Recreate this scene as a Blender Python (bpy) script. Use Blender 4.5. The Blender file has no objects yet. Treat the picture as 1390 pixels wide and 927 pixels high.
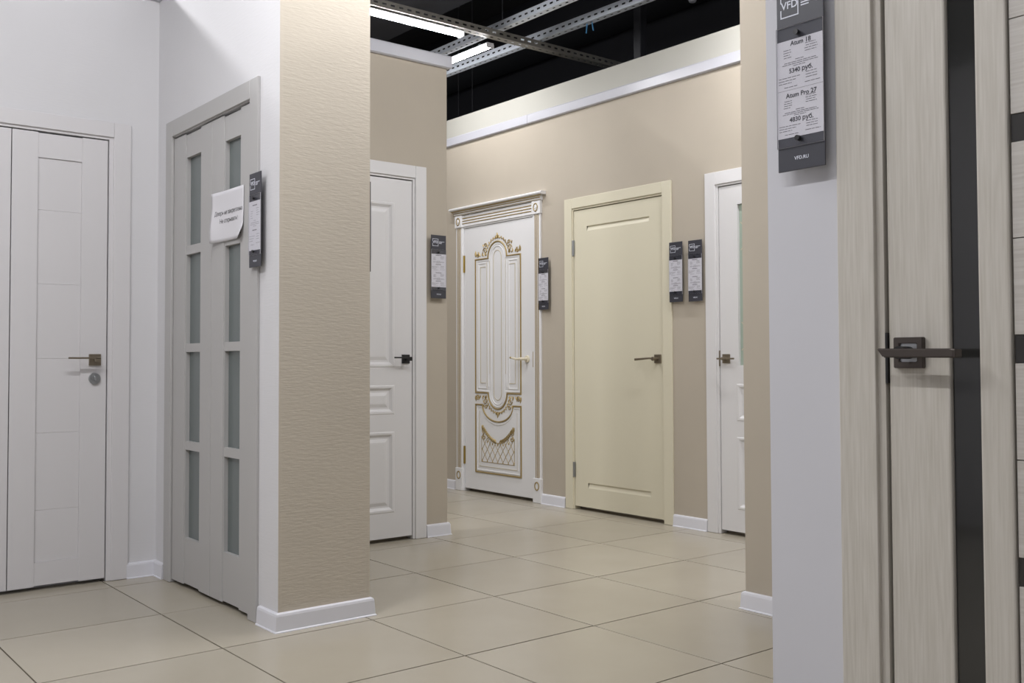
import bpy, bmesh, math, random
from mathutils import Matrix, Vector
random.seed(7)
C = bpy.context.scene.collection
sc = bpy.context.scene

# ------------------------------------------------------------------ camera, world, exposure
def make_camera():
    f, yaw, pitch, roll, px, py = 1346.04, 0.8978, 0.0299, -0.0031, 678.6, 450.33
    fw = Vector((math.cos(yaw)*math.cos(pitch), math.sin(yaw)*math.cos(pitch), math.sin(pitch)))
    r = Vector((math.sin(yaw), -math.cos(yaw), 0)); u = r.cross(fw)
    r2 = r*math.cos(roll) + u*math.sin(roll); u2 = -r*math.sin(roll) + u*math.cos(roll)
    cd = bpy.data.cameras.new('camera'); co = bpy.data.objects.new('camera', cd); C.objects.link(co)
    cd.sensor_width = 36; cd.sensor_fit = 'HORIZONTAL'; cd.lens = f/1390*36
    cd.shift_x = (695-px)/1390; cd.shift_y = -(463.5-py)/1390
    cd.clip_start = .02
    m = Matrix((r2, u2, -fw)).transposed().to_4x4(); m.translation = (-2.0087, -2.7143, .9909)
    co.matrix_world = m; sc.camera = co
make_camera()
w = bpy.data.worlds.new('world'); sc.world = w; w.use_nodes = True
w.node_tree.nodes['Background'].inputs[0].default_value = (.9, .93, 1, 1)
w.node_tree.nodes['Background'].inputs[1].default_value = .02
sc.view_settings.view_transform = 'Standard'; sc.view_settings.look = 'None'
sc.view_settings.gamma = 1; sc.view_settings.use_curve_mapping = False
sc.view_settings.exposure = 1.2
TUBE_POWER = 48.0
TUBE_COLOR = (.985, .98, 1.0, 1)

# ------------------------------------------------------------------ materials
def mat(name, col, rough=.5, metal=0, coat=0, spec=.5):
    m = bpy.data.materials.new(name); m.use_nodes = True
    b = m.node_tree.nodes['Principled BSDF']
    b.inputs['Base Color'].default_value = (*col, 1); b.inputs['Roughness'].default_value = rough
    b.inputs['Metallic'].default_value = metal; b.inputs['Coat Weight'].default_value = coat
    b.inputs['Specular IOR Level'].default_value = spec
    return m
def nodes(m): return m.node_tree.nodes, m.node_tree.links, m.node_tree.nodes['Principled BSDF']
def bumpy(name, col, rough, scale, strength, dist=.002, mapping=(1, 1, 1), tint=.06, detail=4, tscale=None):
    """a colour with a faint mottling and a fine noise relief"""
    m = mat(name, col, rough); N, L, b = nodes(m)
    tc = N.new('ShaderNodeTexCoord'); mp = N.new('ShaderNodeMapping'); mp.inputs['Scale'].default_value = mapping
    L.new(tc.outputs['Object'], mp.inputs[0])
    n = N.new('ShaderNodeTexNoise'); n.inputs['Scale'].default_value = scale; n.inputs['Detail'].default_value = detail
    L.new(mp.outputs[0], n.inputs['Vector'])
    bp = N.new('ShaderNodeBump'); bp.inputs['Strength'].default_value = strength; bp.inputs['Distance'].default_value = dist
    L.new(n.outputs['Fac'], bp.inputs['Height']); L.new(bp.outputs[0], b.inputs['Normal'])
    n2 = N.new('ShaderNodeTexNoise'); n2.inputs['Scale'].default_value = tscale or 2.5; n2.inputs['Detail'].default_value = 5
    L.new(tc.outputs['Object'], n2.inputs['Vector'])
    r = N.new('ShaderNodeValToRGB'); e = r.color_ramp.elements
    e[0].position = .3; e[1].position = .7
    e[0].color = (*[c*(1-tint) for c in col], 1); e[1].color = (*[min(1, c*(1+tint)) for c in col], 1)
    L.new(n2.outputs['Fac'], r.inputs[0]); L.new(r.outputs[0], b.inputs['Base Color'])
    return m
def wood(name, dark, light, grain):
    """bleached ash: streaks stretched along one axis, with cathedral figure"""
    m = mat(name, light, .5); N, L, b = nodes(m)
    tc = N.new('ShaderNodeTexCoord'); oi = N.new('ShaderNodeObjectInfo')
    va = N.new('ShaderNodeVectorMath'); va.operation = 'SCALE'
    cv = N.new('ShaderNodeCombineXYZ')
    for i in range(3): L.new(oi.outputs['Random'], cv.inputs[i])
    va.inputs[3].default_value = 9; L.new(cv.outputs[0], va.inputs[0])
    ad = N.new('ShaderNodeVectorMath'); L.new(tc.outputs['Object'], ad.inputs[0]); L.new(va.outputs[0], ad.inputs[1])
    mp = N.new('ShaderNodeMapping'); mp.inputs['Scale'].default_value = grain; L.new(ad.outputs[0], mp.inputs[0])
    big = N.new('ShaderNodeTexNoise'); big.inputs['Scale'].default_value = 1.0; big.inputs['Detail'].default_value = 3
    big.inputs['Distortion'].default_value = 1.2; L.new(mp.outputs[0], big.inputs['Vector'])
    wv = N.new('ShaderNodeMath'); wv.operation = 'MULTIPLY'; wv.inputs[1].default_value = 34
    L.new(big.outputs['Fac'], wv.inputs[0])
    sn = N.new('ShaderNodeMath'); sn.operation = 'SINE'; L.new(wv.outputs[0], sn.inputs[0])
    fn = N.new('ShaderNodeTexNoise'); fn.inputs['Scale'].default_value = 9; fn.inputs['Detail'].default_value = 6
    L.new(mp.outputs[0], fn.inputs['Vector'])
    mx = N.new('ShaderNodeMath'); mx.operation = 'MULTIPLY_ADD'; mx.inputs[1].default_value = .06
    L.new(sn.outputs[0], mx.inputs[0]); L.new(fn.outputs['Fac'], mx.inputs[2])
    r = N.new('ShaderNodeValToRGB'); e = r.color_ramp.elements
    e[0].position = .25; e[1].position = .72; e[0].color = (*dark, 1); e[1].color = (*light, 1)
    L.new(mx.outputs[0], r.inputs[0]); L.new(r.outputs[0], b.inputs['Base Color'])
    bp = N.new('ShaderNodeBump'); bp.inputs['Strength'].default_value = .12; bp.inputs['Distance'].default_value = .001
    L.new(mx.outputs[0], bp.inputs['Height']); L.new(bp.outputs[0], b.inputs['Normal'])
    return m
def tile_material():
    m = mat('floor_tile', (.43, .395, .32), .24); N, L, b = nodes(m)
    tc = N.new('ShaderNodeTexCoord'); oi = N.new('ShaderNodeObjectInfo'); g = N.new('ShaderNodeNewGeometry')
    n = N.new('ShaderNodeTexNoise'); n.inputs['Scale'].default_value = 3; n.inputs['Detail'].default_value = 6
    L.new(g.outputs['Position'], n.inputs['Vector'])
    r = N.new('ShaderNodeValToRGB'); e = r.color_ramp.elements; e[0].position = .3; e[1].position = .75
    e[0].color = (.40, .362, .288, 1); e[1].color = (.428, .39, .314, 1); L.new(n.outputs['Fac'], r.inputs[0])
    hs = N.new('ShaderNodeHueSaturation'); mr = N.new('ShaderNodeMapRange')
    mr.inputs['To Min'].default_value = .96; mr.inputs['To Max'].default_value = 1.03
    L.new(oi.outputs['Random'], mr.inputs[0]); L.new(mr.outputs[0], hs.inputs['Value'])
    L.new(r.outputs[0], hs.inputs['Color']); L.new(hs.outputs[0], b.inputs['Base Color'])
    return m
def emit(name, col, s):
    m = bpy.data.materials.new(name); m.use_nodes = True; N = m.node_tree.nodes; N.clear()
    e = N.new('ShaderNodeEmission'); o = N.new('ShaderNodeOutputMaterial'); e.inputs[0].default_value = col; e.inputs[1].default_value = s
    m.node_tree.links.new(e.outputs[0], o.inputs[0]); return m
def acrylic(name):
    m = bpy.data.materials.new(name); m.use_nodes = True; N = m.node_tree.nodes; L = m.node_tree.links; N.clear()
    t = N.new('ShaderNodeBsdfTransparent'); g = N.new('ShaderNodeBsdfGlossy'); g.inputs['Roughness'].default_value = .04
    t.inputs[0].default_value = (.97, .97, .98, 1)
    mx = N.new('ShaderNodeMixShader'); o = N.new('ShaderNodeOutputMaterial'); mx.inputs[0].default_value = .035
    L.new(t.outputs[0], mx.inputs[1]); L.new(g.outputs[0], mx.inputs[2]); L.new(mx.outputs[0], o.inputs[0])
    return m

M = dict(
    white_paper=bumpy('white_crinkled_wallpaper', (.69, .685, .70), .75, 1, .12, .004, (20, 20, 130), .015),
    brown_paper=bumpy('beige_crinkled_wallpaper', (.555, .50, .418), .8, 1, .24, .004, (26, 26, 170), .025),
    beige_wall=bumpy('beige_wallpaper', (.475, .422, .345), .8, 60, .12, .002, (1, 1, .3), .03),
    white_wall=bumpy('white_paint', (.57, .57, .605), .7, 80, .08, .001, (1, 1, 1), .012),
    cream_lit_wall=bumpy('cream_lit_wall', (.48, .47, .42), .7, 60, .06, .001, (1, 1, 1), .02),  # same wall paint above the trim, its lamp-lit paleness put into the colour
    trim=mat('white_plastic_trim', (.73, .73, .775), .35),
    cornice=mat('white_cornice', (.50, .50, .54), .3),
    white=mat('white_enamel', (.70, .69, .69), .42),
    white2=mat('soft_white_laminate', (.69, .675, .685), .5),
    grey_leaf=mat('pale_grey_laminate', (.47, .462, .455), .5),
    bright=mat('bright_white_enamel', (.78, .775, .78), .35),
    cream=mat('cream_enamel', (.70, .655, .51), .45),
    gold=mat('gilding', (.36, .265, .11), .42, .35),
    patina=mat('pale_gold_patina', (.52, .46, .33), .5, .1),
    brass=mat('brass', (.45, .33, .09), .35, .8),
    bronze=mat('brushed_bronze', (.25, .21, .155), .42, .75),
    darkbronze=mat('dark_bronze', (.075, .062, .055), .42, .5),
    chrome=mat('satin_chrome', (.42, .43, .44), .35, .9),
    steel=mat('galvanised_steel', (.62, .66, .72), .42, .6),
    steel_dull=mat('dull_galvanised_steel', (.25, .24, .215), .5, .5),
    black=mat('black_metal', (.012, .012, .013), .4),
    ivory=mat('ivory_enamel', (.72, .66, .52), .3),
    plate=mat('slate_plate', (.043, .044, .056), .42),
    paper=mat('white_paper_sheet', (.72, .71, .74), .7),
    ink=mat('grey_ink', (.17, .165, .18), .8),
    darkink=mat('dark_ink', (.06, .06, .07), .8),
    print_white=mat('white_print', (.68, .70, .78), .6),
    acrylic=acrylic('clear_acrylic'),
    acr_edge_glint=mat('acrylic_edge_highlight', (.55, .55, .58), .3),
    dark_glass=mat('dark_lacquered_glass', (.022, .022, .021), .12, 0, .4),
    insert=mat('dark_insert', (.03, .028, .026), .3),
    frosted=mat('frosted_glass', (.135, .16, .158), .2, 0, .2),
    green_glass=bumpy('green_patterned_glass', (.36, .43, .36), .2, 30, .2, .002),
    ash_v=wood('bleached_ash_upright', (.465, .435, .38), (.57, .54, .49), (26, 26, 1.0)),
    ash_h=wood('bleached_ash_level', (.47, .44, .405), (.575, .55, .515), (1.3, 26, 26)),
    ceil=mat('black_ceiling_paint', (.012, .012, .014), .7),
    duct=mat('charcoal_duct_paint', (.035, .036, .042), .5),
    duct2=mat('black_duct_paint', (.015, .0155, .019), .45),
    grout=mat('brown_grout', (.062, .042, .026), .9),
    tile=tile_material(),
    tube=emit('led_diffuser', TUBE_COLOR, TUBE_POWER),
    tube_soft=emit('led_diffuser_soft', TUBE_COLOR, TUBE_POWER*.5),
    shadow=mat('dark_recess', (.02, .018, .016), .9),
    blue=mat('blue_cable_tie', (.10, .35, .65), .4),
)

# ------------------------------------------------------------------ mesh helpers (wall coordinates: X right along the wall, Y into the wall, Z up)
def B(): return bmesh.new()
def box(bm, x0, x1, y0, y1, z0, z1, bev=0, mi=0):
    r = bmesh.ops.create_cube(bm, size=1, matrix=Matrix.Translation(((x0+x1)/2, (y0+y1)/2, (z0+z1)/2)) @ Matrix.Diagonal((abs(x1-x0), abs(y1-y0), abs(z1-z0), 1)))
    vs = r['verts']; fs = {f for v in vs for f in v.link_faces}
    for f in fs: f.material_index = mi
    if bev:
        es = {e for v in vs for e in v.link_edges}
        bmesh.ops.bevel(bm, geom=list(es), offset=bev, segments=2, affect='EDGES', profile=.5)
    return bm
def cyl(bm, p0, p1, r0, r1=None, n=20):
    p0 = Vector(p0); p1 = Vector(p1); d = p1-p0
    q = d.to_track_quat('Z', 'Y').to_matrix().to_4x4()
    bmesh.ops.create_cone(bm, cap_ends=True, segments=n, radius1=r0, radius2=r0 if r1 is None else r1, depth=d.length,
                          matrix=Matrix.Translation((p0+p1)/2) @ q)
    return bm
def sweep_tube(bm, pts, rx, rz, n=10):
    """tapered oval tube along points; rx, rz lists"""
    pts = [Vector(p) for p in pts]; rings = []
    for i, p in enumerate(pts):
        d = (pts[min(i+1, len(pts)-1)]-pts[max(i-1, 0)]).normalized()
        s = d.cross(Vector((0, 0, 1)))
        s = s.normalized() if s.length > 1e-4 else Vector((1, 0, 0))
        t = s.cross(d)
        rings.append([bm.verts.new(p+s*math.cos(a)*rx[i]+t*math.sin(a)*rz[i]) for a in [2*math.pi*k/n for k in range(n)]])
    for a, b in zip(rings, rings[1:]):
        for k in range(n): bm.faces.new((a[k], a[(k+1) % n], b[(k+1) % n], b[k]))
    bm.faces.new(rings[0][::-1]); bm.faces.new(rings[-1])
    bmesh.ops.recalc_face_normals(bm, faces=bm.faces)
    return bm
def ribbon(bm, pts, w, h, y=0, closed=False, mi=0, round_=True):
    """a raised moulding of width w and height h along (x, z) points on the plane Y=y, facing -Y"""
    P = [Vector((p[0], p[1])) for p in pts]; n = len(P); L = []
    for i in range(n):
        a = P[(i-1) % n] if (closed or i > 0) else None; c = P[(i+1) % n] if (closed or i < n-1) else None
        d1 = (P[i]-a).normalized() if a is not None else None; d2 = (c-P[i]).normalized() if c is not None else None
        if d1 is None: d1 = d2
        if d2 is None: d2 = d1
        n1 = Vector((-d1.y, d1.x)); n2 = Vector((-d2.y, d2.x)); m = n1+n2
        if m.length < 1e-5: m = n1
        m.normalize(); L.append((P[i], m/max(.4, m.dot(n1))))
    prof = [(-.5, 0), (-.42, .75), (-.2, 1), (.2, 1), (.42, .75), (.5, 0)] if round_ else [(-.5, 0), (-.5, 1), (.5, 1), (.5, 0)]
    rows = [[bm.verts.new((p.x+m.x*w*a, y-h*b, p.y+m.y*w*a)) for a, b in prof] for p, m in L]
    k = len(prof); rng = range(n if closed else n-1); fs = []
    for i in rng:
        A = rows[i]; D = rows[(i+1) % n]
        for j in range(k-1): fs.append(bm.faces.new((A[j], A[j+1], D[j+1], D[j])))
    if not closed:
        fs.append(bm.faces.new(rows[0])); fs.append(bm.faces.new(rows[-1][::-1]))
    for f in fs: f.material_index = mi
    bmesh.ops.recalc_face_normals(bm, faces=fs)
    return bm
def leafy(bm, x, z, ang, ln, wd, h=.006, y=0):
    """one small carved acanthus leaf or bud"""
    ln *= .86; wd *= .82; c, s = math.cos(ang), math.sin(ang); pr = [(0, 0, .2), (.25, .42, .8), (.55, .5, 1), (.8, .3, .8), (1, 0, .25)]
    def v(t, q, hh): return bm.verts.new((x+c*t*ln-s*q*wd, y-hh*h, z+s*t*ln+c*q*wd))
    mid = [v(t, 0, hh) for t, q, hh in pr]
    L = [v(t, q, 0) for t, q, hh in pr[1:-1]]; R = [v(t, -q, 0) for t, q, hh in pr[1:-1]]
    fs = []
    for S in (L, R):
        fs.append(bm.faces.new((mid[0], mid[1], S[0]))); fs.append(bm.faces.new((mid[1], mid[2], S[1], S[0])))
        fs.append(bm.faces.new((mid[2], mid[3], S[2], S[1]))); fs.append(bm.faces.new((mid[3], mid[4], S[2])))
    bmesh.ops.recalc_face_normals(bm, faces=fs)
    for f in fs:
        if f.normal.y > 0: f.normal_flip()
def spiral(x, z, r, a0, turns, flip=1, n=14):
    return [(x+math.cos(a0+flip*2*math.pi*turns*t)*r*(1-.8*t), z+math.sin(a0+flip*2*math.pi*turns*t)*r*(1-.8*t)) for t in [i/(n-1) for i in range(n)]]
def arc(cx, cz, r, a0, a1, n=20, rz=None):
    return [(cx+math.cos(math.radians(a0+(a1-a0)*i/n))*r, cz+math.sin(math.radians(a0+(a1-a0)*i/n))*(rz or r)) for i in range(n+1)]
def holed(bm, x0, x1, z0, z1, y, rects, depth, back=None):
    """a board whose front has rectangular holes with real reveals"""
    X = sorted({x0, x1, *[r[0] for r in rects], *[r[1] for r in rects]}); Z = sorted({z0, z1, *[r[2] for r in rects], *[r[3] for r in rects]})
    vf = {}; vb = {}
    def V(d, i, j, yy):
        if (i, j) not in d: d[(i, j)] = bm.verts.new((X[i], yy, Z[j]))
        return d[(i, j)]
    solid = {}
    for i in range(len(X)-1):
        for j in range(len(Z)-1):
            cx = (X[i]+X[i+1])/2; cz = (Z[j]+Z[j+1])/2
            solid[i, j] = not any(r[0] < cx < r[1] and r[2] < cz < r[3] for r in rects)
    for (i, j), s in solid.items():
        if not s: continue
        bm.faces.new((V(vf, i, j, y), V(vf, i+1, j, y), V(vf, i+1, j+1, y), V(vf, i, j+1, y)))
        bm.faces.new((V(vb, i, j+1, y+depth), V(vb, i+1, j+1, y+depth), V(vb, i+1, j, y+depth), V(vb, i, j, y+depth)))
        for di, dj, a, b in ((-1, 0, (i, j+1), (i, j)), (1, 0, (i+1, j), (i+1, j+1)), (0, -1, (i, j), (i+1, j)), (0, 1, (i+1, j+1), (i, j+1))):
            if not solid.get((i+di, j+dj), False):
                bm.faces.new((V(vf, *a, y), V(vb, *a, y+depth), V(vb, *b, y+depth), V(vf, *b, y)))
    bmesh.ops.recalc_face_normals(bm, faces=bm.faces)
    return bm
def rings(bm, x0, x1, z0, z1, steps):
    """nested rectangular loops: a moulded panel; steps = [(inset, Y), ...], closed by a flat field"""
    prev = None
    for ins, y in steps:
        cur = [bm.verts.new((a, y, b)) for a, b in ((x0+ins, z0+ins), (x1-ins, z0+ins), (x1-ins, z1-ins), (x0+ins, z1-ins))]
        if prev:
            for k in range(4): bm.faces.new((prev[k], prev[(k+1) % 4], cur[(k+1) % 4], cur[k]))
        prev = cur
    bm.faces.new(prev); return bm
def sweep(bm, path, prof, side=1):
    """a baseboard or cornice: profile (depth, z) along world (x, y) path, mitred"""
    P = [Vector(p) for p in path]; rows = []
    for i, p in enumerate(P):
        d1 = (p-P[i-1]).normalized() if i else (P[1]-p).normalized()
        d2 = (P[i+1]-p).normalized() if i < len(P)-1 else d1
        n1 = Vector((d1.y, -d1.x))*side; n2 = Vector((d2.y, -d2.x))*side; m = (n1+n2).normalized(); m /= m.dot(n1)
        rows.append([bm.verts.new((p.x+m.x*a, p.y+m.y*a, z)) for a, z in prof])
    for A, D in zip(rows, rows[1:]):
        for j in range(len(prof)): k = (j+1) % len(prof); bm.faces.new((A[j], A[k], D[k], D[j]))
    bm.faces.new(rows[0]); bm.faces.new(rows[-1][::-1]); bmesh.ops.recalc_face_normals(bm, faces=bm.faces)
    return bm

# ------------------------------------------------------------------ objects
def obj(name, bm, m, parent=None, off=None, smooth=False, label=None, kind=None):
    if off: bmesh.ops.translate(bm, vec=off, verts=bm.verts)
    me = bpy.data.meshes.new(name); bm.to_mesh(me); bm.free()
    for x in (m if isinstance(m, (list, tuple)) else [m]): me.materials.append(x)
    if smooth: me.shade_smooth()
    o = bpy.data.objects.new(name, me); C.objects.link(o)
    if parent: o.parent = parent
    if label: o['label'] = label
    if kind: o['kind'] = kind
    return o
def thing(name, label, cat, loc=(0, 0, 0), rz=0, group=None, kind='thing'):
    o = bpy.data.objects.new(name, None); C.objects.link(o); o.location = loc; o.rotation_euler = (0, 0, rz)
    o['label'] = label; o['category'] = cat; o['kind'] = kind
    if group: o['group'] = group
    return o
def tag(o, label, cat, group=None):
    o['label'] = label; o['category'] = cat; o['kind'] = 'thing'
    if group: o['group'] = group
    return o
RX = -math.pi/2     # walls that face -x: local X = -world y, local Y = +world x
def wall_frame(facing, pos, u):   # Empty position of a thing standing on a wall at coordinate u
    return ((u, pos, 0), 0) if facing == 'y' else ((pos, -u, 0), RX)
def text_mesh(s, size, y=0, align='CENTER', bold=0, spacing=1):
    cu = bpy.data.curves.new('lettering', 'FONT'); cu.body = s; cu.size = size; cu.align_x = align; cu.align_y = 'CENTER'
    cu.offset = bold*size; cu.space_character = spacing; cu.resolution_u = 3; cu.extrude = .00015
    t = bpy.data.objects.new('tmp', cu); C.objects.link(t)
    me = bpy.data.meshes.new_from_object(t.evaluated_get(bpy.context.evaluated_depsgraph_get()))
    bpy.data.objects.remove(t); bpy.data.curves.remove(cu)
    me.transform(Matrix.Rotation(math.pi/2, 4, 'X')); me.materials.clear()
    return me
def text(name, s, size, x, z, y, m, parent, **k):
    me = text_mesh(s, size, **k); me.materials.append(m); me.transform(Matrix.Translation((x, y, z)))
    o = bpy.data.objects.new(name, me); C.objects.link(o); o.parent = parent; return o

# ------------------------------------------------------------------ structure
def wall(name, facing, pos, u0, u1, h, thick, holes, mats, end_mi=None, recess=.065, top=0):
    """a wall with door openings; end_mi gives another material to the +X end face"""
    bm = B(); us = sorted([u0, u1, *[a for hh in holes for a in hh[:2]]])
    for a, b in zip(us, us[1:]):
        hz = [hh[2] for hh in holes if hh[0] <= (a+b)/2 <= hh[1]]
        if hz:
            box(bm, a, b, 0, thick, hz[0], h); box(bm, a, b, recess, thick, 0, hz[0])
        else: box(bm, a, b, 0, thick, 0, h)
    if end_mi is not None:
        for f in bm.faces:
            if f.normal.x > .9 and f.calc_center_median().x > u1-.001: f.material_index = end_mi
    o = obj(name, bm, mats, kind='structure')
    o.location, o.rotation_euler = ((0, pos, 0), (0, 0, 0)) if facing == 'y' else ((pos, 0, 0), (0, 0, RX))
    return o

YL, YM, XF, XN, XR = 1.945, 1.952, 2.55, -.36, 1.25     # wall faces: left, middle, far, near/folding, rear right
wall('wall_left', 'y', YL, -4.6, -.36, 2.775, .11, [(-1.402, -.578, 2.02)], [M['white_paper']])
wall('wall_column', 'x', XN, -YL, -.667, 2.775, .39, [(-1.752, -.896, 2.02)], [M['white_paper'], M['brown_paper']], 1, recess=.2)
wall('wall_middle', 'y', YM, .03, 1.32, 2.765, .11, [(.262, 1.092, 2.022)], [M['beige_wall']])
wall('wall_far', 'x', XF, -5.2, 1.6, 2.7, .12, [(-3.452, -2.612, 2.03), (-2.214, -1.376, 2.02), (-.98, -.14, 2.015)], [M['beige_wall']])
o = obj('wall_far_upper', box(B(), -5.2, 1.6, 0, .12, 2.7, 2.905), M['cream_lit_wall'], kind='structure'); o.location = (XF, 0, 0); o.rotation_euler = (0, 0, RX)
wall('wall_corridor_end', 'y', 5.2, -.6, 2.55, 2.765, .1, [], [M['beige_wall']])
wall('wall_right', 'x', XN, 1.506, 4.3, 2.775, .11, [(1.755, 2.575, 2.02)], [M['white_wall']])
wall('wall_right_rear', 'x', XR, .2, 1.6, 2.775, .13, [], [M['beige_wall']])
wall('wall_back', 'y', -4.3, -4.6, -.36, 2.775, -.1, [], [M['white_wall']])
wall('wall_entrance', 'x', -4.6, -1.945, 4.3, 2.775, -.1, [], [M['white_wall']])
obj('ceiling', box(B(), -5.5, 9, -5, 9, 4.15, 4.25), M['ceil'], kind='structure')

# floor: recessed grout bed with every 60 cm tile a piece of its own
fl = obj('floor', box(B(), -4.8, 6, -4.5, 6, -.06, -.008), M['grout'], kind='structure')
tb = box(B(), -.2971, .2971, -.2971, .2971, -.008, 0, .0004)
tile0 = None
for i in range(-7, 5):
    for j in range(-7, 8):
        if tile0 is None:
            tile0 = t = obj('tile', tb, M['tile'], fl)
        else:
            t = bpy.data.objects.new('tile', tile0.data); C.objects.link(t); t.parent = fl
        t.location = (.6*i+.3+random.uniform(-.0005, .0005), .6*j+.3+random.uniform(-.0005, .0005), random.uniform(-.0004, 0))
        t.rotation_euler = (0, 0, random.uniform(-.0006, .0006))

BB = [(0, 0), (.021, 0), (.0205, .003), (.0165, .006), (.0135, .058), (.011, .066), (.006, .069), (0, .07)]
def baseboard(name, path, side): return obj(name, sweep(B(), path, BB, side), M['trim'], kind='structure')
baseboard('baseboard_left', [(-.497, YL), (-.36, YL), (-.36, 1.823)], 1)
baseboard('baseboard_column', [(-.36, .818), (-.36, .667), (.03, .667), (.03, 1.2)], 1)
baseboard('baseboard_middle', [(1.172, YM), (1.32, YM), (1.32, YM+.11)], 1)
baseboard('baseboard_far_end', [(XF, 5.2), (XF, 3.552)], 1)
baseboard('baseboard_far', [(XF, 2.526), (XF, 2.287)], 1)
baseboard('baseboard_far_right', [(XF, 1.322), (XF, 1.064)], 1)
baseboard('baseboard_right', [(XR+.13, -.2), (XR, -.2), (XR, -1.6)], 1)
baseboard('baseboard_near', [(XN, -1.512), (XN, -1.664)], 1)
TR = lambda z0, z1, d=.024: [(0, z0), (d*.6, z0), (d, z0+.006), (d, z1-.008), (d*.8, z1), (0, z1)]
def trim(name, path, side, z0, z1, d=.024): return obj(name, sweep(B(), path, TR(z0, z1, d), side), M['cornice'], kind='structure')
trim('trim_1', [(-4.6, YL), (-.36, YL), (-.36, .667), (.03, .667), (.03, 1.9)], 1, 2.705, 2.782)
trim('trim_2', [(.06, YM), (1.32, YM), (1.32, YM+.11)], 1, 2.692, 2.766)
trim('trim_3', [(XF, 5.2), (XF, 2.66)], 1, 2.684, 2.752)
trim('trim_4', [(XF, 2.657), (XF, -1.6)], 1, 2.684, 2.752)

# ------------------------------------------------------------------ doors
class Door:
    def __init__(s, name, label, facing, pos, u0):
        loc, rz = wall_frame(facing, pos, u0); s.r = thing(name, label, 'door', loc, rz); s.u0 = u0
    def part(s, name, bm, m, parent=None, **k): return obj(name, bm, m, parent or s.r, off=(-s.u0, 0, 0), **k)
    def casing(s, L, R, cw, ztop, head, m, jl, jr, proud=.012, left=True, drop=.012):
        """two upright casings, a head casing between them, and the jambs that show as a narrow reveal"""
        if left: s.part('casing', box(B(), L, L+cw, -proud, .0, 0.001, ztop, .002), m)
        s.part('casing', box(B(), R-cw, R, -proud, .0, 0.001, ztop, .002), m)
        s.part('head_casing', box(B(), L+cw+.0006, R-cw-.0006, -proud, .0, head, ztop, .002), m)
        s.part('jamb', box(B(), L+cw-.004, jl, -.003, .055, 0.001, head+.004, .001), m)
        s.part('jamb', box(B(), jr, R-cw+.004, -.003, .055, 0.001, head+.004, .001), m)
        s.part('head_jamb', box(B(), jl, jr, -.003, .055, head-drop, head+.004, .001), m)

def square_handle(d, u, z, m, dirn=-1, style='bar', y=.008, plate=.052, length=.125):
    h = plate/2
    if style == 'heavy':
        bm = B(); rr = [(u-h+.011, u+h-.011, z-h+.011, z+h-.011)]
        holed(bm, u-h, u+h, z-h, z+h, y-.011, rr, .011)
        bmesh.ops.bevel(bm, geom=[e for e in bm.edges if e.calc_face_angle(0) > 1], offset=.0012, segments=2, affect='EDGES')
        rose = d.part('handle', bm, m, label='dark bronze lever handle')
        d.part('rose_plate', box(B(), u-h+.011, u+h-.011, y-.007, y-.001, z-h+.011, z+h-.011), M['chrome'], rose, label='chrome inner plate')
        d.part('neck', cyl(B(), (u, y-.006, z), (u, y-.043, z), .011, n=24), M['black'], rose, smooth=False)
        bm = B()      # flat bar with an oblique rear end, returning towards the leaf at its tip
        zt, zb = z+.0085, z-.0085
        out = [(-.036, zt-.001), (.103, zt-.0025), (.103, zb-.001), (-.024, zb)]
        f = [bm.verts.new((u+a, y-.052, b)) for a, b in out]; k = [bm.verts.new((u+a, y-.042, b)) for a, b in out]
        bm.faces.new(f); bm.faces.new(k[::-1])
        for i in range(4): bm.faces.new((f[i], k[i], k[(i+1) % 4], f[(i+1) % 4]))
        bmesh.ops.recalc_face_normals(bm, faces=bm.faces)
        bmesh.ops.bevel(bm, geom=list(bm.edges), offset=.0022, segments=3, affect='EDGES')
        box(bm, u+.094, u+.105, y-.0515, y-.028, zb-.0005, zt-.003, .002)
        d.part('lever', bm, m, rose)
        return
    rose = d.part('handle', box(B(), u-h, u+h, y-.008, y, z-h, z+h, .0015), m, label='metal lever handle')
    d.part('neck', cyl(B(), (u, y-.008, z), (u, y-.044, z), .009), m, rose)
    e = u+dirn*length
    if style == 'bar':
        bm = box(B(), min(u-dirn*.012, e), max(u-dirn*.012, e), y-.053, y-.042, z+.004, z+.012, .0015)
        box(bm, u-.013, u+.013, y-.053, y-.042, z-.010, z+.010, .002)
    elif style == 'through':
        bm = box(B(), min(u-dirn*.032, e), max(u-dirn*.032, e), y-.053, y-.043, z-.005, z+.005, .0015)
    else:
        bm = sweep_tube(B(), [(u, y-.046, z+.002), (u+dirn*.03, y-.049, z+.004), (u+dirn*.08, y-.05, z+.001), (e, y-.049, z-.003)],
                        [.007, .006, .006, .006], [.007, .006, .007, .0085])
        cyl(bm, (u, y-.042, z), (u, y-.054, z), .012)
    d.part('lever', bm, m, rose)
def hinge(d, u, z0, z1, m, label):
    bm = cyl(B(), (u, -.006, z0), (u, -.006, z1), .006, n=12); box(bm, u-.011, u+.011, -.004, -.001, z0, z1)
    zz = z0+(z1-z0)*.5; cyl(bm, (u, -.006, zz-.001), (u, -.006, zz+.001), .0066, n=12)
    d.part('hinge', bm, m, label=label)

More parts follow.
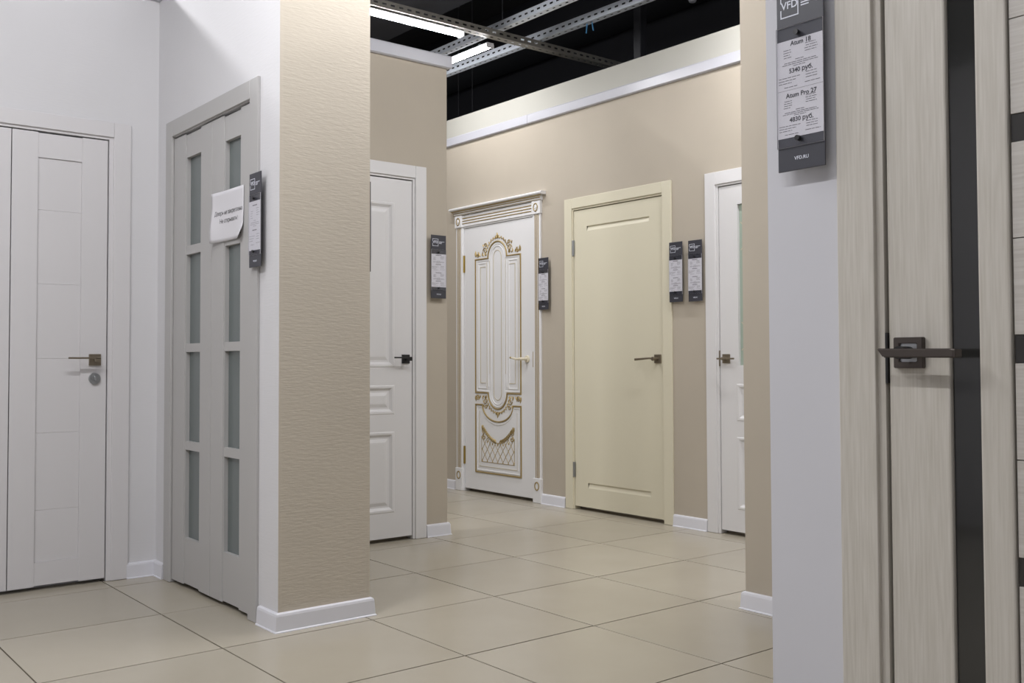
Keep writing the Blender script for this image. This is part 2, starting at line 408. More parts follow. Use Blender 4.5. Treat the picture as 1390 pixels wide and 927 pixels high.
# 1 -- white folding door with six stacked planks in each leaf, left wall
d = Door('folding_door', 'white folding door with plank panels and bronze lever, on the left wall', 'y', YL, -.99)
d.casing(-1.474, -.491, .077, 2.094, 2.026, M['white2'], -1.394, -.587)
for a, b in ((-1.391, -1.0), (-.996, -.592)):
    pa, pb = a+.107, b-.113
    bm = holed(B(), a, b, .020, 2.006, .004, [(pa, pb, .12, 1.898)], .036)
    box(bm, a, pa-.0012, .001, .006, .016, 2.0085, .001); box(bm, pb+.0012, b, .001, .006, .016, 2.0085, .001)
    lf = d.part('leaf', bm, M['white2'])
    zs = [.12, .346, .683, 1.009, 1.339, 1.666, 1.898]
    for z0, z1 in zip(zs, zs[1:]):
        bm = box(B(), pa, pb, .010, .03, z0+.0002, z1-.0002, .0014)
        d.part('plank', bm, M['white2'], lf)
square_handle(d, -.643, 1.004, M['bronze'], -1, 'bar', .001)
bm = cyl(B(), (-.643, .001, .919), (-.643, -.008, .919), .0265, .0245, 32)
kc = d.part('lock_knob', bm, M['chrome'], label='round chrome lock rose')
d.part('keyway', box(cyl(B(), (-.643, -.008, .919), (-.643, -.014, .919), .012, n=24), -.648, -.638, -.022, -.012, .909, .929, .002), M['chrome'], kc)

# 2 -- pale grey folding door with frosted panes, on the white side of the column (u = -y)
d = Door('glazed_folding_door', 'pale grey folding door with eight frosted panes and a paper notice', 'x', XN, -1.32)
d.casing(-1.815, -.832, .075, 2.096, 2.022, M['grey_leaf'], -1.742, -.908, drop=0)
for (a, b), (ga, gb) in (((-1.739, -1.306), (-1.594, -1.43)), ((-1.303, -.911), (-1.172, -1.02))):
    gl = [(ga, gb, .218, .606), (ga, gb, .643, 1.037), (ga, gb, 1.074, 1.469), (ga, gb, 1.508, 1.903)]
    bm = holed(B(), a, b, .020, 2.005, .004, gl, .036)
    box(bm, a, ga-.006, .0, .006, .015, 2.0105, .0012); box(bm, gb+.006, b, .0, .006, .015, 2.0105, .0012)
    lf = d.part('leaf', bm, M['grey_leaf'])
    for x0, x1, z0, z1 in gl: d.part('glass_pane', box(B(), x0+.0003, x1-.0003, .022, .03, z0+.0003, z1-.0003), M['frosted'], lf, label='frosted glass pane')

# 3 -- white classic panelled door, middle wall
d = Door('panelled_door', 'white panelled door with black lever handle, on the middle beige wall', 'y', YM, .677)
d.casing(.182, 1.17, .073, 2.097, 2.028, M['white'], .272, 1.083)
rects = [(.388, .965, .96, 1.878), (.388, .965, .7, .862), (.388, .965, .16, .606)]
lf = d.part('leaf', holed(B(), .275, 1.080, .022, 2.0095, .004, rects, .036), M['white'])
for r in rects:
    d.part('panel', rings(B(), *r, [(0, .004), (.006, .001), (.016, .0015), (.022, .007), (.03, .0125), (.04, .0125), (.058, .006), (.066, .0055)]), M['white'], lf)
square_handle(d, 1.037, 1.006, M['black'], -1, 'bar', .004, .05, .1)

# 4 -- gilded door, far wall (u = -y)
d = Door('gilded_door', 'ornate white door with gilded mouldings, lattice and crown, on the far wall', 'x', XF, -3.03)
W = M['bright']; G = M['gold']; PT = M['patina']
# casings with fluted gold lines, plinth blocks, corner blocks and a crown
for a, b in ((-3.531, -3.456), (-2.608, -2.529)):
    cs = d.part('casing', box(B(), a, b, -.014, 0, .17, 2.03, .002), W)
    c = (a+b)/2; bm = B()
    for q in (-.014, 0.002, .018): ribbon(bm, [(c+q-.002, .175), (c+q-.002, 2.025)], .008, .003, -.014)
    d.part('gilded_line', bm, G, cs)
    pl = d.part('plinth_block', box(B(), a-.006, b+.004, -.022, 0, .001, .172, .003), W)
    d.part('gilded_ring', ribbon(B(), arc(c, .118, .021, 0, 360, 24, .027)[:-1], .009, .004, -.022, True), G, pl)
    cb = d.part('corner_block', box(B(), a-.007, b+.006, -.024, 0, 2.029, 2.122, .003), W)
    d.part('gilded_ring', ribbon(B(), arc(c, 2.076, .021, 0, 360, 24, .027)[:-1], .008, .004, -.024, True), G, cb)
    d.part('block_boss', cyl(B(), (c, -.024, 2.076), (c, -.028, 2.076), .014, .01), W, cb)
hc = d.part('head_casing', box(B(), -3.449, -2.615, -.014, 0, 2.032, 2.118, .002), W)
bm = B()
for q in (2.056, 2.076, 2.096): ribbon(bm, [(-3.447, q), (-2.617, q)], .0075, .003, -.014)
d.part('gilded_line', bm, G, hc)
def crown(z0, prof, m, name, parent=None):
    bm = B(); sweep(bm, [(-3.545, 0), (-2.517, 0)], prof, 1)   # profile depth towards -Y
    return d.part(name, bm, m, parent)
cw = crown(0, [(0, 2.1225), (.024, 2.1225), (.028, 2.134), (.028, 2.139), (.032, 2.146), (.038, 2.158), (.038, 2.160), (0, 2.160)], W, 'crown')
bm = sweep(B(), [(-3.582, 0), (-2.484, 0)], [(0, 2.1605), (.044, 2.1605), (.050, 2.166), (.052, 2.173), (.048, 2.18), (.038, 2.184), (0, 2.184)], 1)
d.part('crown_cap', bm, W, cw)
bm = B(); ribbon(bm, [(-3.548, 2.1265), (-2.514, 2.1265)], .005, .0045, -.0225); ribbon(bm, [(-3.55, 2.1415), (-2.512, 2.1415)], .006, .005, -.029); ribbon(bm, [(-3.56, 2.1545), (-2.5, 2.1545)], .008, .006, -.036)
d.part('gilded_line', bm, G, cw)
d.part('jamb', box(B(), -3.459, -3.443, -.006, .055, .001, 2.036, .001), W); d.part('jamb', box(B(), -2.622, -2.606, -.006, .055, .001, 2.036, .001), W)
d.part('head_jamb', box(B(), -3.443, -2.622, -.006, .055, 2.02, 2.036, .001), W)
lf = d.part('leaf', box(B(), -3.440, -2.625, .0, .04, .024, 2.017, .002), W)
cx = -3.032; xl, xr = -3.298, -2.762; ax = .112   # arch half width
up = [(xl, .757)]+[(xl, 1.765), (cx-ax, 1.765)]+arc(cx, 1.765, ax, 180, 0, 22, .118)[1:]+[(xr, 1.765), (xr, .757), (cx+ax, .757)]+arc(cx, .757, ax, 0, -180, 22, .118)[1:]
def inset(o):    # the same outline stepped inwards
    a2 = ax-o
    return [(xl+o, .757+o), (xl+o, 1.765-o), (cx-a2, 1.765-o)]+arc(cx, 1.765-o*.6, a2, 180, 0, 22, .118-o*.6)[1:]+[(xr-o, 1.765-o), (xr-o, .757+o), (cx+a2, .757+o)]+arc(cx, .757+o*.6, a2, 0, -180, 22, .118-o*.6)[1:]
d.part('gilded_moulding', ribbon(B(), up, .0105, .008, 0, True), G, lf, label='gilded moulding around the arched panel')
bm = B(); ribbon(bm, inset(.014), .012, .004, 0, True); d.part('white_moulding', bm, W, lf)
bm = B(); ribbon(bm, [(cx-ax+.004, .80), (cx-ax+.004, 1.73)], .007, .005); ribbon(bm, [(cx+ax-.004, .80), (cx+ax-.004, 1.73)], .007, .005)
for a, b in ((xl+.035, cx-ax-.022), (cx+ax+.022, xr-.035)): ribbon(bm, [(a, .792), (a, 1.732), (b, 1.732), (b, .792)], .012, .004, 0, True)
a3 = .077; ribbon(bm, [(cx-a3, .757)]+[(cx-a3, 1.765)]+arc(cx, 1.765, a3, 180, 0, 20, .085)[1:]+[(cx+a3, .757)]+arc(cx, .757, a3, 0, -180, 20, .085)[1:-1], .012, .004, 0, True)
d.part('white_moulding', bm, W, lf)
bm = B()
for a, b in ((cx-.206, cx-.135), (cx+.135, cx+.206)): ribbon(bm, [(a, .83), (a, 1.703), (b, 1.703), (b, .83)], .005, .003, 0, True)
for a in (xl+.028, xr-.028): ribbon(bm, [(a, .785), (a, 1.738)], .0035, .003)
for s in (-1, 1): ribbon(bm, [(cx+s*(ax+.016), .785), (cx+s*(ax+.016), 1.738)], .003, .003)
a4 = .046; ribbon(bm, [(cx-a4, .757), (cx-a4, 1.765)]+arc(cx, 1.765, a4, 180, 0, 16, .052)[1:]+[(cx+a4, .757)]+arc(cx, .757, a4, 0, -180, 16, .052)[1:-1], .005, .003, 0, True)
a5 = .094; ribbon(bm, [(cx-a5, .9), (cx-a5, 1.76)], .003, .0025); ribbon(bm, [(cx+a5, .9), (cx+a5, 1.76)], .003, .0025)
d.part('patina_line', bm, PT, lf)
# the carved crest above and its mirror below
def crest(sg, zc):
    bm = B(); rx, rz = ax+.02, .138
    for k in range(15):
        t = math.radians(12+156*k/14); px, pz = cx+math.cos(t)*rx, zc+sg*math.sin(t)*rz
        out = math.atan2(sg*math.sin(t), math.cos(t)); dr = 1 if t < math.pi/2 else -1
        leafy(bm, px, pz, out+sg*dr*.5, .032, .014, .008); leafy(bm, px, pz, out-sg*dr*.7, .02, .012, .007)
    zt = zc+sg*(rz+.004)
    leafy(bm, cx, zt, sg*math.pi/2, .05, .022, .009)
    for s in (-1, 1):
        leafy(bm, cx, zt, sg*(math.pi/2+s*.75), .036, .015, .008); leafy(bm, cx, zt, sg*(math.pi/2+s*1.35), .028, .013, .007)
        ribbon(bm, spiral(cx+s*(ax+.034), zc+sg*.058, .026, math.pi*(0 if s > 0 else 1), 1.2, s*sg), .0065, .006)
        ribbon(bm, spiral(cx+s*(ax+.026), zc+sg*.10, .018, math.pi*(0 if s > 0 else 1), 1.1, s*sg), .006, .006)
        leafy(bm, cx+s*(ax+.05), zc+sg*.085, sg*(math.pi/2-s*.5), .034, .015, .008)
    return bm
d.part('gilded_crest', crest(1, 1.765), G, lf, label='gilded leaf crest over the arch')
d.part('gilded_crest', crest(-1, .757), G, lf, label='gilded leaf garland under the arch')
def corner(sg, zc, s):
    bm = B(); x0 = cx+s*.255
    ribbon(bm, spiral(x0-s*.018, zc+sg*.026, .02, math.pi/2*sg, 1.2, s), .006, .006)
    for q, an, ln in ((0, .2, .06), (-.018, -.35, .05), (-.05, .55, .04), (-.07, -.3, .042), (-.095, .9, .036), (.012, .1, .045), (-.115, .6, .03)):
        leafy(bm, x0+s*q, zc+sg*.012, sg*(math.pi/2-s*an), ln, .015, .008)
    return bm
for s in (-1, 1):
    d.part('gilded_leaf_spray', corner(1, 1.772, s), G, lf); d.part('gilded_leaf_spray', corner(-1, .75, s), G, lf)
# the lower panel with its bowl-shaped top and lattice
bw = .182
low = [(xl, .16), (xl, .667), (cx-bw, .667)]+arc(cx, .667, bw, 180, 360, 24, .122)[1:]+[(xr, .667), (xr, .16)]
d.part('gilded_moulding', ribbon(B(), low, .011, .008, 0, True), G, lf, label='gilded moulding with a bowl-shaped top')
o = .016; low2 = [(xl+o, .16+o), (xl+o, .667-o), (cx-bw-.004, .667-o)]+arc(cx, .667-o*.3, bw+.004, 188, 352, 24, .122+o)[1:-1]+[(cx+bw+.004, .667-o), (xr-o, .667-o), (xr-o, .16+o)]
bm = ribbon(B(), low2, .012, .004, 0, True); ribbon(bm, [(xl+.036, .2), (xl+.036, .62)], .01, .005); ribbon(bm, [(xr-.036, .2), (xr-.036, .62)], .01, .005)
d.part('white_moulding', bm, W, lf)
bm = B(); ribbon(bm, [(xl+.042, .205), (xr-.042, .205)], .004, .003); ribbon(bm, [(xl+.044, .205), (xl+.044, .62)], .003, .003); ribbon(bm, [(xr-.044, .205), (xr-.044, .62)], .004, .003)
d.part('patina_line', bm, PT, lf)
lx0, lx1, lz0, lz1 = cx-.195, cx+.192, .24, .43
def lattop(x): return .395+.055*abs((x-cx)/.195)**1.5
bm = B(); ribbon(bm, [(lx0, lattop(lx0)-.02), (lx0, lz0), (lx1, lz0), (lx1, lattop(lx1)-.02)], .004, .003)
for k in range(-6, 9):
    for s in (-1, 1):
        # diagonals clipped to the lattice field
        xb = (lx0+k*.062) if s > 0 else (lx1-k*.062); pts = []
        for i in range(61):
            x = xb+s*.0035*i; z = lz0+.0048*i
            if lx0 <= x <= lx1 and z <= lattop(x): pts.append((x, z))
        if len(pts) > 1: ribbon(bm, [pts[0], pts[-1]], .0035, .003)
d.part('gilded_lattice', bm, G, lf, label='gilded diamond lattice')
bm = B()
for s in (-1, 1):
    for k in range(11):
        t = k/10; x = cx+s*(.02+.155*t); z = .392+.095*t**1.7; an = math.atan2(.5+1.1*t, 1)
        dirn = an if s > 0 else math.pi-an
        leafy(bm, x, z, dirn+s*.5, .034, .013, .008); leafy(bm, x, z, dirn-s*.75, .026, .012, .008)
    ribbon(bm, [(cx, .385)]+[(cx+s*(.02+.155*t), .39+.095*t**1.7) for t in (0, .2, .4, .6, .8, 1)], .005, .005)
    ribbon(bm, spiral(cx+s*.165, .475, .025, -math.pi/2, 1.2, s), .006, .006)
    ribbon(bm, spiral(cx+s*.165, .425, .022, math.pi/2, 1.2, -s), .006, .006)
    leafy(bm, cx+s*.185, .47, math.pi/2-s*.15, .055, .016, .008); leafy(bm, cx+s*.12, .405, -math.pi/2+s*.3, .03, .013, .007)
    leafy(bm, cx+s*.06, .39, -math.pi/2+s*.2, .026, .012, .007)
leafy(bm, cx, .392, -math.pi/2, .034, .016, .008)
d.part('gilded_swag', bm, G, lf, label='gilded leaf swag over the lattice')
hinge(d, -3.442, 1.678, 1.809, M['brass'], 'brass hinge'); hinge(d, -3.442, .208, .343, M['brass'], 'brass hinge')
rs = d.part('handle', cyl(B(), (-2.69, 0, 1.008), (-2.69, -.011, 1.008), .026, .023, 28), M['ivory'], label='ivory lever handle with gold edge')
d.part('neck', cyl(B(), (-2.69, -.011, 1.008), (-2.69, -.05, 1.008), .012, .009), M['ivory'], rs)
d.part('lever', sweep_tube(B(), [(-2.684, -.047, 1.008), (-2.71, -.05, 1.009), (-2.745, -.052, 1.006), (-2.78, -.054, 1.013), (-2.808, -.053, 1.018)], [.011, .010, .008, .008, .006], [.011, .011, .008, .008, .006]), M['ivory'], rs, smooth=True)
d.part('lever_tip', sweep_tube(B(), [(-2.806, -.053, 1.0175), (-2.815, -.053, 1.018), (-2.825, -.052, 1.017)], [.006, .0075, .005], [.006, .0075, .005]), M['brass'], rs, smooth=True)
d.part('strike_plate', box(B(), -2.6235, -2.6205, -.008, .01, .95, 1.06), M['brass'])

# 5 -- cream door, far wall
d = Door('cream_door', 'plain cream door with shallow grooved panel and bronze lever, on the far wall', 'x', XF, -1.8)
d.casing(-2.283, -1.324, .073, 2.09, 2.022, M['cream'], -2.204, -1.388)
rr = [(-2.075, -1.515, .150, .185), (-2.075, -1.515, 1.860, 1.892)]
lf = d.part('leaf', holed(B(), -2.201, -1.391, .024, 2.004, .003, rr, .037), M['cream'])
for a, b, z0, z1 in rr:      # a groove: square step at its top, long slope back to the face
    bm = B(); pr = [(z1, .003), (z1-.001, .011), (z1-.006, .012), (z0, .0035), (z0, .003)]
    A = [bm.verts.new((a, y, z)) for z, y in pr]; D = [bm.verts.new((b, y, z)) for z, y in pr]
    for k in range(4): bm.faces.new((A[k+1], D[k+1], D[k], A[k]))
    bm.faces.new(A); bm.faces.new(D[::-1])
    d.part('groove', bm, M['cream'], lf)
square_handle(d, -1.448, 1.004, M['bronze'], -1, 'taper', .003, .054, .15)
hinge(d, -2.2035, 1.702, 1.807, M['chrome'], 'satin steel hinge'); hinge(d, -2.2035, .216, .315, M['chrome'], 'satin steel hinge')

# 6 -- white glazed door at the right end of the far wall
d = Door('half_glazed_door', 'white door with green patterned glass pane, half hidden at the far wall end', 'x', XF, -.56)
d.casing(-1.062, -.058, .074, 2.086, 2.012, M['white'], -.972, -.148)
rr = [(-.838, -.282, .965, 1.882), (-.855, -.265, .65, .86), (-.855, -.265, .15, .56)]
lf = d.part('leaf', holed(B(), -.968, -.152, .024, 1.9945, .003, rr, .037), M['white'])
d.part('glass_pane', box(B(), rr[0][0]+.0005, rr[0][1]-.0005, .02, .026, rr[0][2]+.0005, rr[0][3]-.0005), M['green_glass'], lf, label='pale green glass pane with leafy etching')
bm = B()
for k in range(5):
    zz = 1.05+k*.19
    ribbon(bm, [(-.838+.01+.05*abs(math.sin(t*math.pi))+.02*k % .03, zz+.16*t) for t in [i/8 for i in range(9)]], .005, .001, .02)
    leafy(bm, -.81, zz+.05, 1.1, .06, .02, .001, .02); leafy(bm, -.80, zz+.11, 2.0, .05, .02, .001, .02)
    ribbon(bm, spiral(-.70, zz+.05, .06, 0, 1.3, 1), .005, .001, .02)
d.part('etching', bm, M['patina'], lf)
for r in rr[1:]:
    d.part('panel', rings(B(), *r, [(0, .003), (.006, .0), (.016, .0005), (.022, .006), (.03, .0115), (.04, .0115), (.058, .005), (.066, .0045)]), M['white'], lf)
square_handle(d, -.923, 1.003, M['bronze'], 1, 'through', .003, .052, .088)
d.part('strike_plate', box(B(), -.9715, -.9695, -.006, .006, .96, 1.05), M['bronze'])

# 7 -- near ash door, right
d = Door('ash_door', 'bleached ash door with dark glass strip and dark inserts, nearest on the right', 'x', XN, 2.165)
V_, H_ = M['ash_v'], M['ash_h']
d.casing(1.668, 2.662, .074, 2.094, 2.024, V_, 1.756, 2.574)
def upright(a, b): d.part('stile', box(B(), a, b, .0, .036, .012, 2.012, .0035), V_)
upright(1.7612, 1.8725); upright(1.9225, 1.9745); upright(2.458, 2.57)
d.part('glass_strip', box(B(), 1.8735, 1.921, .009, .03, .014, 2.010), M['dark_glass'], label='dark glass strip')
dark = [.305, .6725-.0, 1.031, 1.391, 1.75]
dz = [(.268-.022, .268+.023)]
ins = [(.268, .313), (.627, .672), (.986, 1.031), (1.346, 1.391), (1.706, 1.751)]
edges = [.014]+[q for p in ins for q in p]+[2.01]
for k in range(0, len(edges), 2):
    z0, z1 = edges[k], edges[k+1]; mid = (z0+z1)/2
    for a, b in ((z0, mid), (mid, z1)):
        d.part('plank', box(B(), 1.9775, 2.455, .006, .032, a+.0008, b-.0008, .0008), H_)
for a, b in ins: d.part('dark_insert', box(B(), 1.9775, 2.455, .0085, .03, a+.0005, b-.0005), M['insert'], label='dark inlaid strip')
square_handle(d, 1.803, 1.004, M['darkbronze'], 1, 'heavy', .0, .054)
d.part('strike_plate', box(B(), 1.7565, 1.7605, -.004, .004, .95, 1.04), M['black'])

# ------------------------------------------------------------------ price signs
ROWS = []
def bars(rows, w):   # rows: (t_centre, x0, x1) in sheet fractions -> joined flat strokes of illegible small print
    return rows
def sheet_rows(two=True):
    out = []; heads = []
    def block(t, s):
        heads.append((t+.035*s, .30, .68))
        for k in range(4):
            out.append((t+(.095+.024*k)*s, .14+.02*random.random(), .27+.06*random.random()))
            out.append((t+(.07+.024*k)*s, .60+.03*random.random(), .80+.08*random.random()))
        out.append((t+.198*s, .40, .58))
        out.append((t+.22*s, .16, .84)); out.append((t+.238*s, .12, .88)); out.append((t+.257*s, .36, .62))
        heads.append((t+.30*s, .30, .66))
        for k in range(3):
            out.append((t+(.362+.026*k)*s, .04, .50-.09*k)); out.append((t+(.345+.026*k)*s, .62, .86))
        out.append((t+.455*s, .16, .45)); out.append((t+.44*s, .60, .92))
    if two: block(.0, 1.06); block(.535, .95)
    else: block(.02, 1.9)
    return out, heads
def price_sign(label, facing, pos, u, legible=False, two=True, zt=1.714, stand=.024, tilt=0):
    loc, rz = wall_frame(facing, pos, u)
    r = thing('price_sign', label, 'sign', (loc[0], loc[1], zt-.362), rz, 'price signs beside the doors')
    H, Wd = .362, .104; h = Wd/2; y = -stand-.003
    Z = lambda t: H*(1-t)
    obj('back_plate', box(B(), -h, h, y, -stand, 0, H, .0012), M['plate'], r)
    pz0, pz1 = Z(.822), Z(.30)
    ps = obj('price_sheet', box(B(), -h+.001, h-.001, y-.0007, y-.0001, pz0, pz1), M['paper'], r)
    rows, heads = sheet_rows(two); bm = B()
    T = lambda t: pz1-(pz1-pz0)*t
    X = lambda f: -h+Wd*f
    yy = y-.00085
    def stroke(t, a, b, th):
        vs = [bm.verts.new(p) for p in ((X(a), yy, T(t)-th/2), (X(b), yy, T(t)-th/2), (X(b), yy, T(t)+th/2), (X(a), yy, T(t)+th/2))]; bm.faces.new(vs)
    for t, a, b in rows:
        q = a
        while q < b:      # word-length strokes
            e = min(b, q+random.uniform(.05, .13)); stroke(t, q, e, .0013); q = e+.012
    if not legible:
        for t, a, b in heads:
            q = a
            while q < b: e = min(b, q+random.uniform(.02, .045)); stroke(t, q, e, .0042); q = e+.009
    elif two: stroke(.512, .02, .98, .0006)
    obj('small_print', bm, M['ink'], ps)
    if legible:
        for s, t, sz in (('Atum 18', .042, .0128), ('5340 руб.', .322, .0124), ('Atum Pro 27', .572, .0128), ('4830 руб.', .823, .0124)):
            text('printed_line', s, sz, .002, T(t), yy, M['darkink'], ps, bold=.018)
    # clear cover, its edge highlight painted pale, and two black knobs through it
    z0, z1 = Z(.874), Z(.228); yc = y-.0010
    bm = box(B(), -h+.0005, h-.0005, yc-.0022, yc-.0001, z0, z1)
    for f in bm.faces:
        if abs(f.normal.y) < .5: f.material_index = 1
    obj('clear_cover', bm, [M['acrylic'], M['acr_edge_glint']], r)
    for t in (.275, .836):
        obj('knob', cyl(cyl(B(), (-.002, yc-.0023, Z(t)), (-.002, yc-.0105, Z(t)), .0052, n=16), (-.002, -stand, Z(t)), (-.002, -.0005, Z(t)), .0055, n=16), M['black'], r)
    # emblem: a broken square with the letters in it, and lines of small print beside
    lx0, lx1, lz0, lz1 = X(.10), X(.47), Z(.172), Z(.062); bm = B(); yl = y-.0001
    for p in ([(lx0, lz0+.0155), (lx0, lz0), (lx1, lz0), (lx1, lz1), (lx0, lz1), (lx0, lz1-.011)],): ribbon(bm, p, .0022, .0004, yl, round_=False)
    em = obj('emblem', bm, M['print_white'], r)
    text('emblem_lettering', 'VFD', .0205, (lx0+lx1)/2, (lz0+lz1)/2+.002, yl-.0003, M['print_white'], em, bold=.012)
    bm = B()
    for t, a, b in ((.103, .53, .88), (.117, .53, .74), (.131, .53, .70)):
        ribbon(bm, [(X(a), Z(t)), (X(b), Z(t))], .0024, .0003, yl, round_=False)
    obj('emblem_print', bm, M['print_white'], r)
    text('web_address', 'VFD.RU', .0095, .001, Z(.937), yl-.0003, M['print_white'], r, bold=.015)
    return r
price_sign('slate price sign beside the pale grey folding door, at the column edge', 'x', XN, -.819, two=False, zt=1.716)
price_sign('slate price sign right of the white panelled door with the black handle', 'y', YM, 1.243, zt=1.714)
price_sign('slate price sign right of the gilded door', 'x', XF, -2.484, zt=1.712)
price_sign('slate price sign touching the right casing of the cream door', 'x', XF, -1.274, zt=1.706)
price_sign('slate price sign left of the half hidden white glazed door', 'x', XF, -1.125, zt=1.703)
price_sign('largest slate price sign, nearest on the right white wall beside the ash door', 'x', XN, 1.6045, legible=True, zt=1.717, stand=.026)
o = price_sign('slate price sign seen edge on behind the beige column', 'y', 1, 0, zt=1.714)
o.location = (.03, .757, o.location.z); o.rotation_euler = (0, 0, math.pi/2)

# paper notice on the folding door: an A4 sheet, curling at its left edge and lower right corner
nt = thing('paper_notice', 'white paper notice taped to the pale grey folding door', 'notice', (XN, 1.126, 1.487), RX)
bm = B(); nx, nz = 20, 14; W2, H2 = .297, .208; gv = {}
def lift_at(a, b):
    q = .004+.016*max(0, (.35-a)/.35)**1.4*(1-.4*b)+.006*math.sin(b*6.5)*max(0, .5-a)
    if b < .25 and a > .8: q += .022*(a-.8)/.2*(.25-b)/.25
    return q+.005*math.sin(b*5+1)*max(0, a-.75)
for i in range(nx+1):
    for j in range(nz+1): gv[i, j] = bm.verts.new((-W2/2+W2*i/nx, -lift_at(i/nx, j/nz), H2*j/nz))
for i in range(nx):
    for j in range(nz): bm.faces.new((gv[i, j], gv[i+1, j], gv[i+1, j+1], gv[i, j+1]))
sh = obj('sheet', bm, M['paper'], nt, smooth=True); md = sh.modifiers.new('thickness', 'SOLIDIFY'); md.thickness = .0006; md.offset = 0
for ln, zz in (('Дверь не закреплена', .118), ('Не открывать!', .084)):
    t = text('printed_line', ln, .0262, .010, zz, 0, M['ink'], nt, spacing=.95)
    for v in t.data.vertices: v.co.y = -lift_at((v.co.x+W2/2)/W2, v.co.z/H2)-.0009
# ------------------------------------------------------------------ ceiling grid, lamps, services
def perforated(bm, L, w, z0, horizontal=False, pitch=.05, hole=(.028, .010), y=0):
    """a strip of length L along X pierced by a row of slots (real holes)"""
    hl, hw = hole; t = .0015
    def q(x0, x1, a, b):
        if horizontal: box(bm, x0, x1, y+a, y+b, z0, z0+t)
        else: box(bm, x0, x1, y, y+t, z0+a, z0+b)
    q(0, L, 0, (w-hw)/2); q(0, L, (w+hw)/2, w)
    x = 0
    while x < L: q(x, min(L, x+pitch-hl), (w-hw)/2, (w+hw)/2); x += pitch
def channel(name, label, p0, p1, w=.055, h=.05, m='steel', pitch=.06, side=1):
    p0 = Vector(p0); p1 = Vector(p1); dv = p1-p0
    r = thing(name, label, 'rail', p0, math.atan2(dv.y, dv.x), 'perforated steel rails under the black ceiling')
    L = dv.length
    for yy in ([w/2-.0015] if side > 0 else [-w/2]):
        bm = B(); perforated(bm, L, h, .0015, False, pitch, (pitch*.5, .012), yy); obj('side_flange', bm, M[m], r)
    bm = B(); perforated(bm, L, w, 0, True, pitch, (pitch*.4, .014), -w/2); obj('bottom_flange', bm, M[m], r)
    return r
ZT = 3.1
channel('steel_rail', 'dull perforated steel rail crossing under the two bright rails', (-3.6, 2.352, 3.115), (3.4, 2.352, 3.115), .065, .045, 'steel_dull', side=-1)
channel('steel_rail', 'bright perforated steel rail nearest the far wall', (2.43, 0.0, 3.168), (2.31, 5.2, 3.168), .05, .055, 'steel')
channel('steel_rail', 'perforated steel rail carrying the second lit tube', (2.03, -2.5, 3.168), (2.03, 5.2, 3.168), .05, .05, 'steel')
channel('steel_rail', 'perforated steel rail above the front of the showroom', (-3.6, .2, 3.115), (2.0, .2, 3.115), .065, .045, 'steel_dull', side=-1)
channel('steel_rail', 'perforated steel rail above the camera side', (-2.42, -3.6, 3.168), (-2.42, 1.8, 3.168), .05, .05, 'steel')
def tube_light(label, x, y, ang, L=1.2, group='linear lamps on the ceiling rails', z=3.092, m='tube'):
    r = thing('tube_light', label, 'lamp', (x, y, z), ang, group)
    bm = B(); n = 12; prof = [(.029*math.cos(a), .0225*math.sin(a)) for a in [math.pi+math.pi*k/n for k in range(n+1)]]
    A = [bm.verts.new((.012, p, q)) for p, q in prof]; D = [bm.verts.new((L-.012, p, q)) for p, q in prof]
    for k in range(n): bm.faces.new((A[k], A[k+1], D[k+1], D[k]))
    bmesh.ops.recalc_face_normals(bm, faces=bm.faces)
    for f in bm.faces:
        if f.normal.z > .05: f.normal_flip()
    obj('diffuser', bm, M[m], r)
    obj('housing', box(B(), 0, L, -.027, .027, .0005, .010, .001), M['trim'], r)
    for q in (0, L-.0115): obj('end_cap', box(B(), q, q+.0115, -.0305, .0305, -.024, 0, .002), M['trim'], r)
    for q in (.1, L-.1): obj('clip', box(B(), q-.01, q+.01, -.02, .02, .0105, .0225), M['steel'], r)
    return r
tube_light('lit tube running above the white panelled door', .535, 2.362, 0)
tube_light('lit tube running away beside the top of the middle wall end', 2.02, 2.43, math.pi/2, z=3.10, m='tube_soft')
OUT = 'lit tube lamp over the showroom, outside the picture'
for x, y, a in ((-.77, 2.37, 0), (-2.2, 2.37, 0), (-3.3, .2, 0), (-1.75, .2, 0), (-.25, .2, 0), (2.03, -.45, math.pi/2), (2.03, -2.2, math.pi/2), (-2.42, -2.9, math.pi/2), (-2.42, -1.3, math.pi/2)):
    tube_light(OUT, x, y, a, group='linear lamps outside the picture')
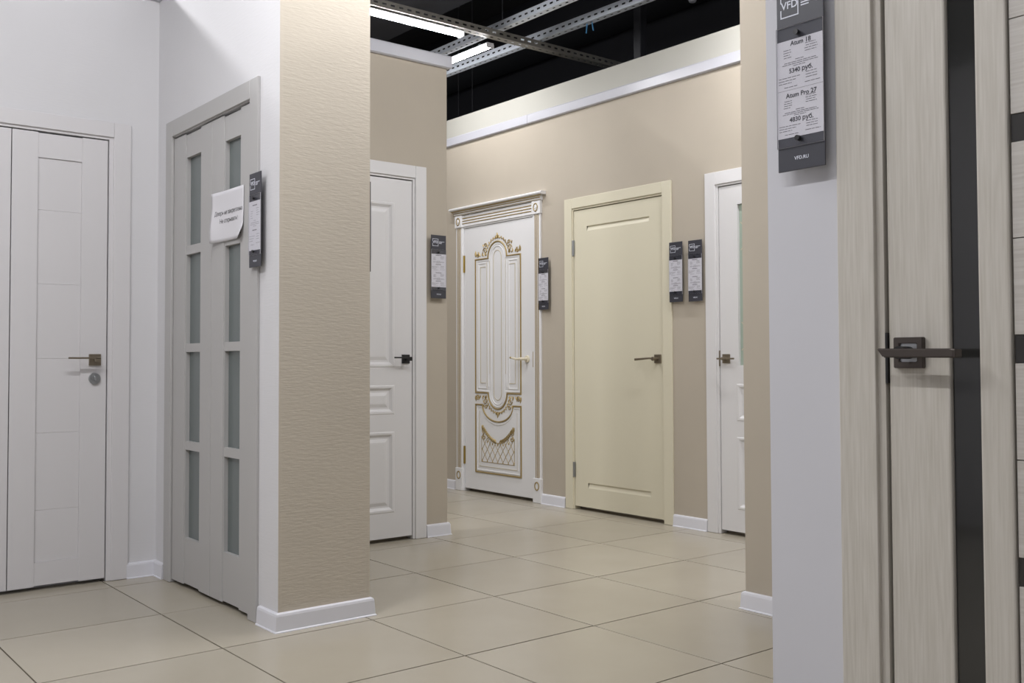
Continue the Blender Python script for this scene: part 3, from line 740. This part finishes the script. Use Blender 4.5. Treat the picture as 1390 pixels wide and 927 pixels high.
# black services above
def dark_box(name, label, cat, x0, x1, y0, y1, z0, z1, m='duct', b=.01):
    o = obj(name, box(B(), x0-(x0+x1)/2, x1-(x0+x1)/2, y0-(y0+y1)/2, y1-(y0+y1)/2, 0, z1-z0, b), M[m]); o.location = ((x0+x1)/2, (y0+y1)/2, z0); return tag(o, label, cat)
dark_box('air_duct', 'wide charcoal air duct above the lit tubes', 'duct', -1.5, 2.3, 2.9, 4.4, 3.62, 4.148)
dark_box('ceiling_beam', 'charcoal ceiling beam beyond the far wall', 'beam', 4.1, 4.6, -1, 6, 3.55, 4.148, 'duct')
dark_box('ceiling_beam', 'black ceiling beam right behind the bright rail', 'beam', 3.55, 4.0, -1.5, 6, 3.78, 4.148, 'duct2')
o = obj('steel_post', box(B(), -.032, .032, -.032, .032, 0, 1.3, .006), M['duct2']); o.location = (2.85, 1.86, 2.848); tag(o, 'dark square post rising behind the far wall top', 'post')
sd = thing('smoke_detector', 'small white round smoke detector at the top edge of the picture', 'smoke detector', (3.79, 2.2, 3.74))
obj('base', cyl(B(), (0, 0, .01), (0, 0, .039), .05, .052, 24), M['trim'], sd); obj('sensor_head', cyl(B(), (0, 0, -.025), (0, 0, .0095), .024, .043, 24), M['trim'], sd)

for k, (yy, an) in enumerate(((1.905, .15), (1.86, -.2))):
    o = obj('cable_tie', box(B(), -.004, .004, -.001, .001, -.06, 0), M['blue']); o.location = (2.385, yy-.02, 3.166); o.rotation_euler = (an, 0, 0)
    tag(o, ('left' if k == 0 else 'right')+' one of two blue cable tie ends under the bright rail', 'cable tie')
for k, (p, ln, lb) in enumerate((((2.62, 3.05, 3.55), .6, 'thin suspension wire crossing in front of the dull rail'), ((3.05, 4.2, 2.98), 1.17, 'thin wire hanging beside the middle wall end'), ((3.05, 4.0, 3.1), 1.05, 'second thin wire hanging right of the middle wall end'))):
    o = obj('hanging_wire', cyl(B(), (0, 0, 0), (0, 0, ln), .0035, n=8), M['duct']); o.location = p; tag(o, lb, 'wire')
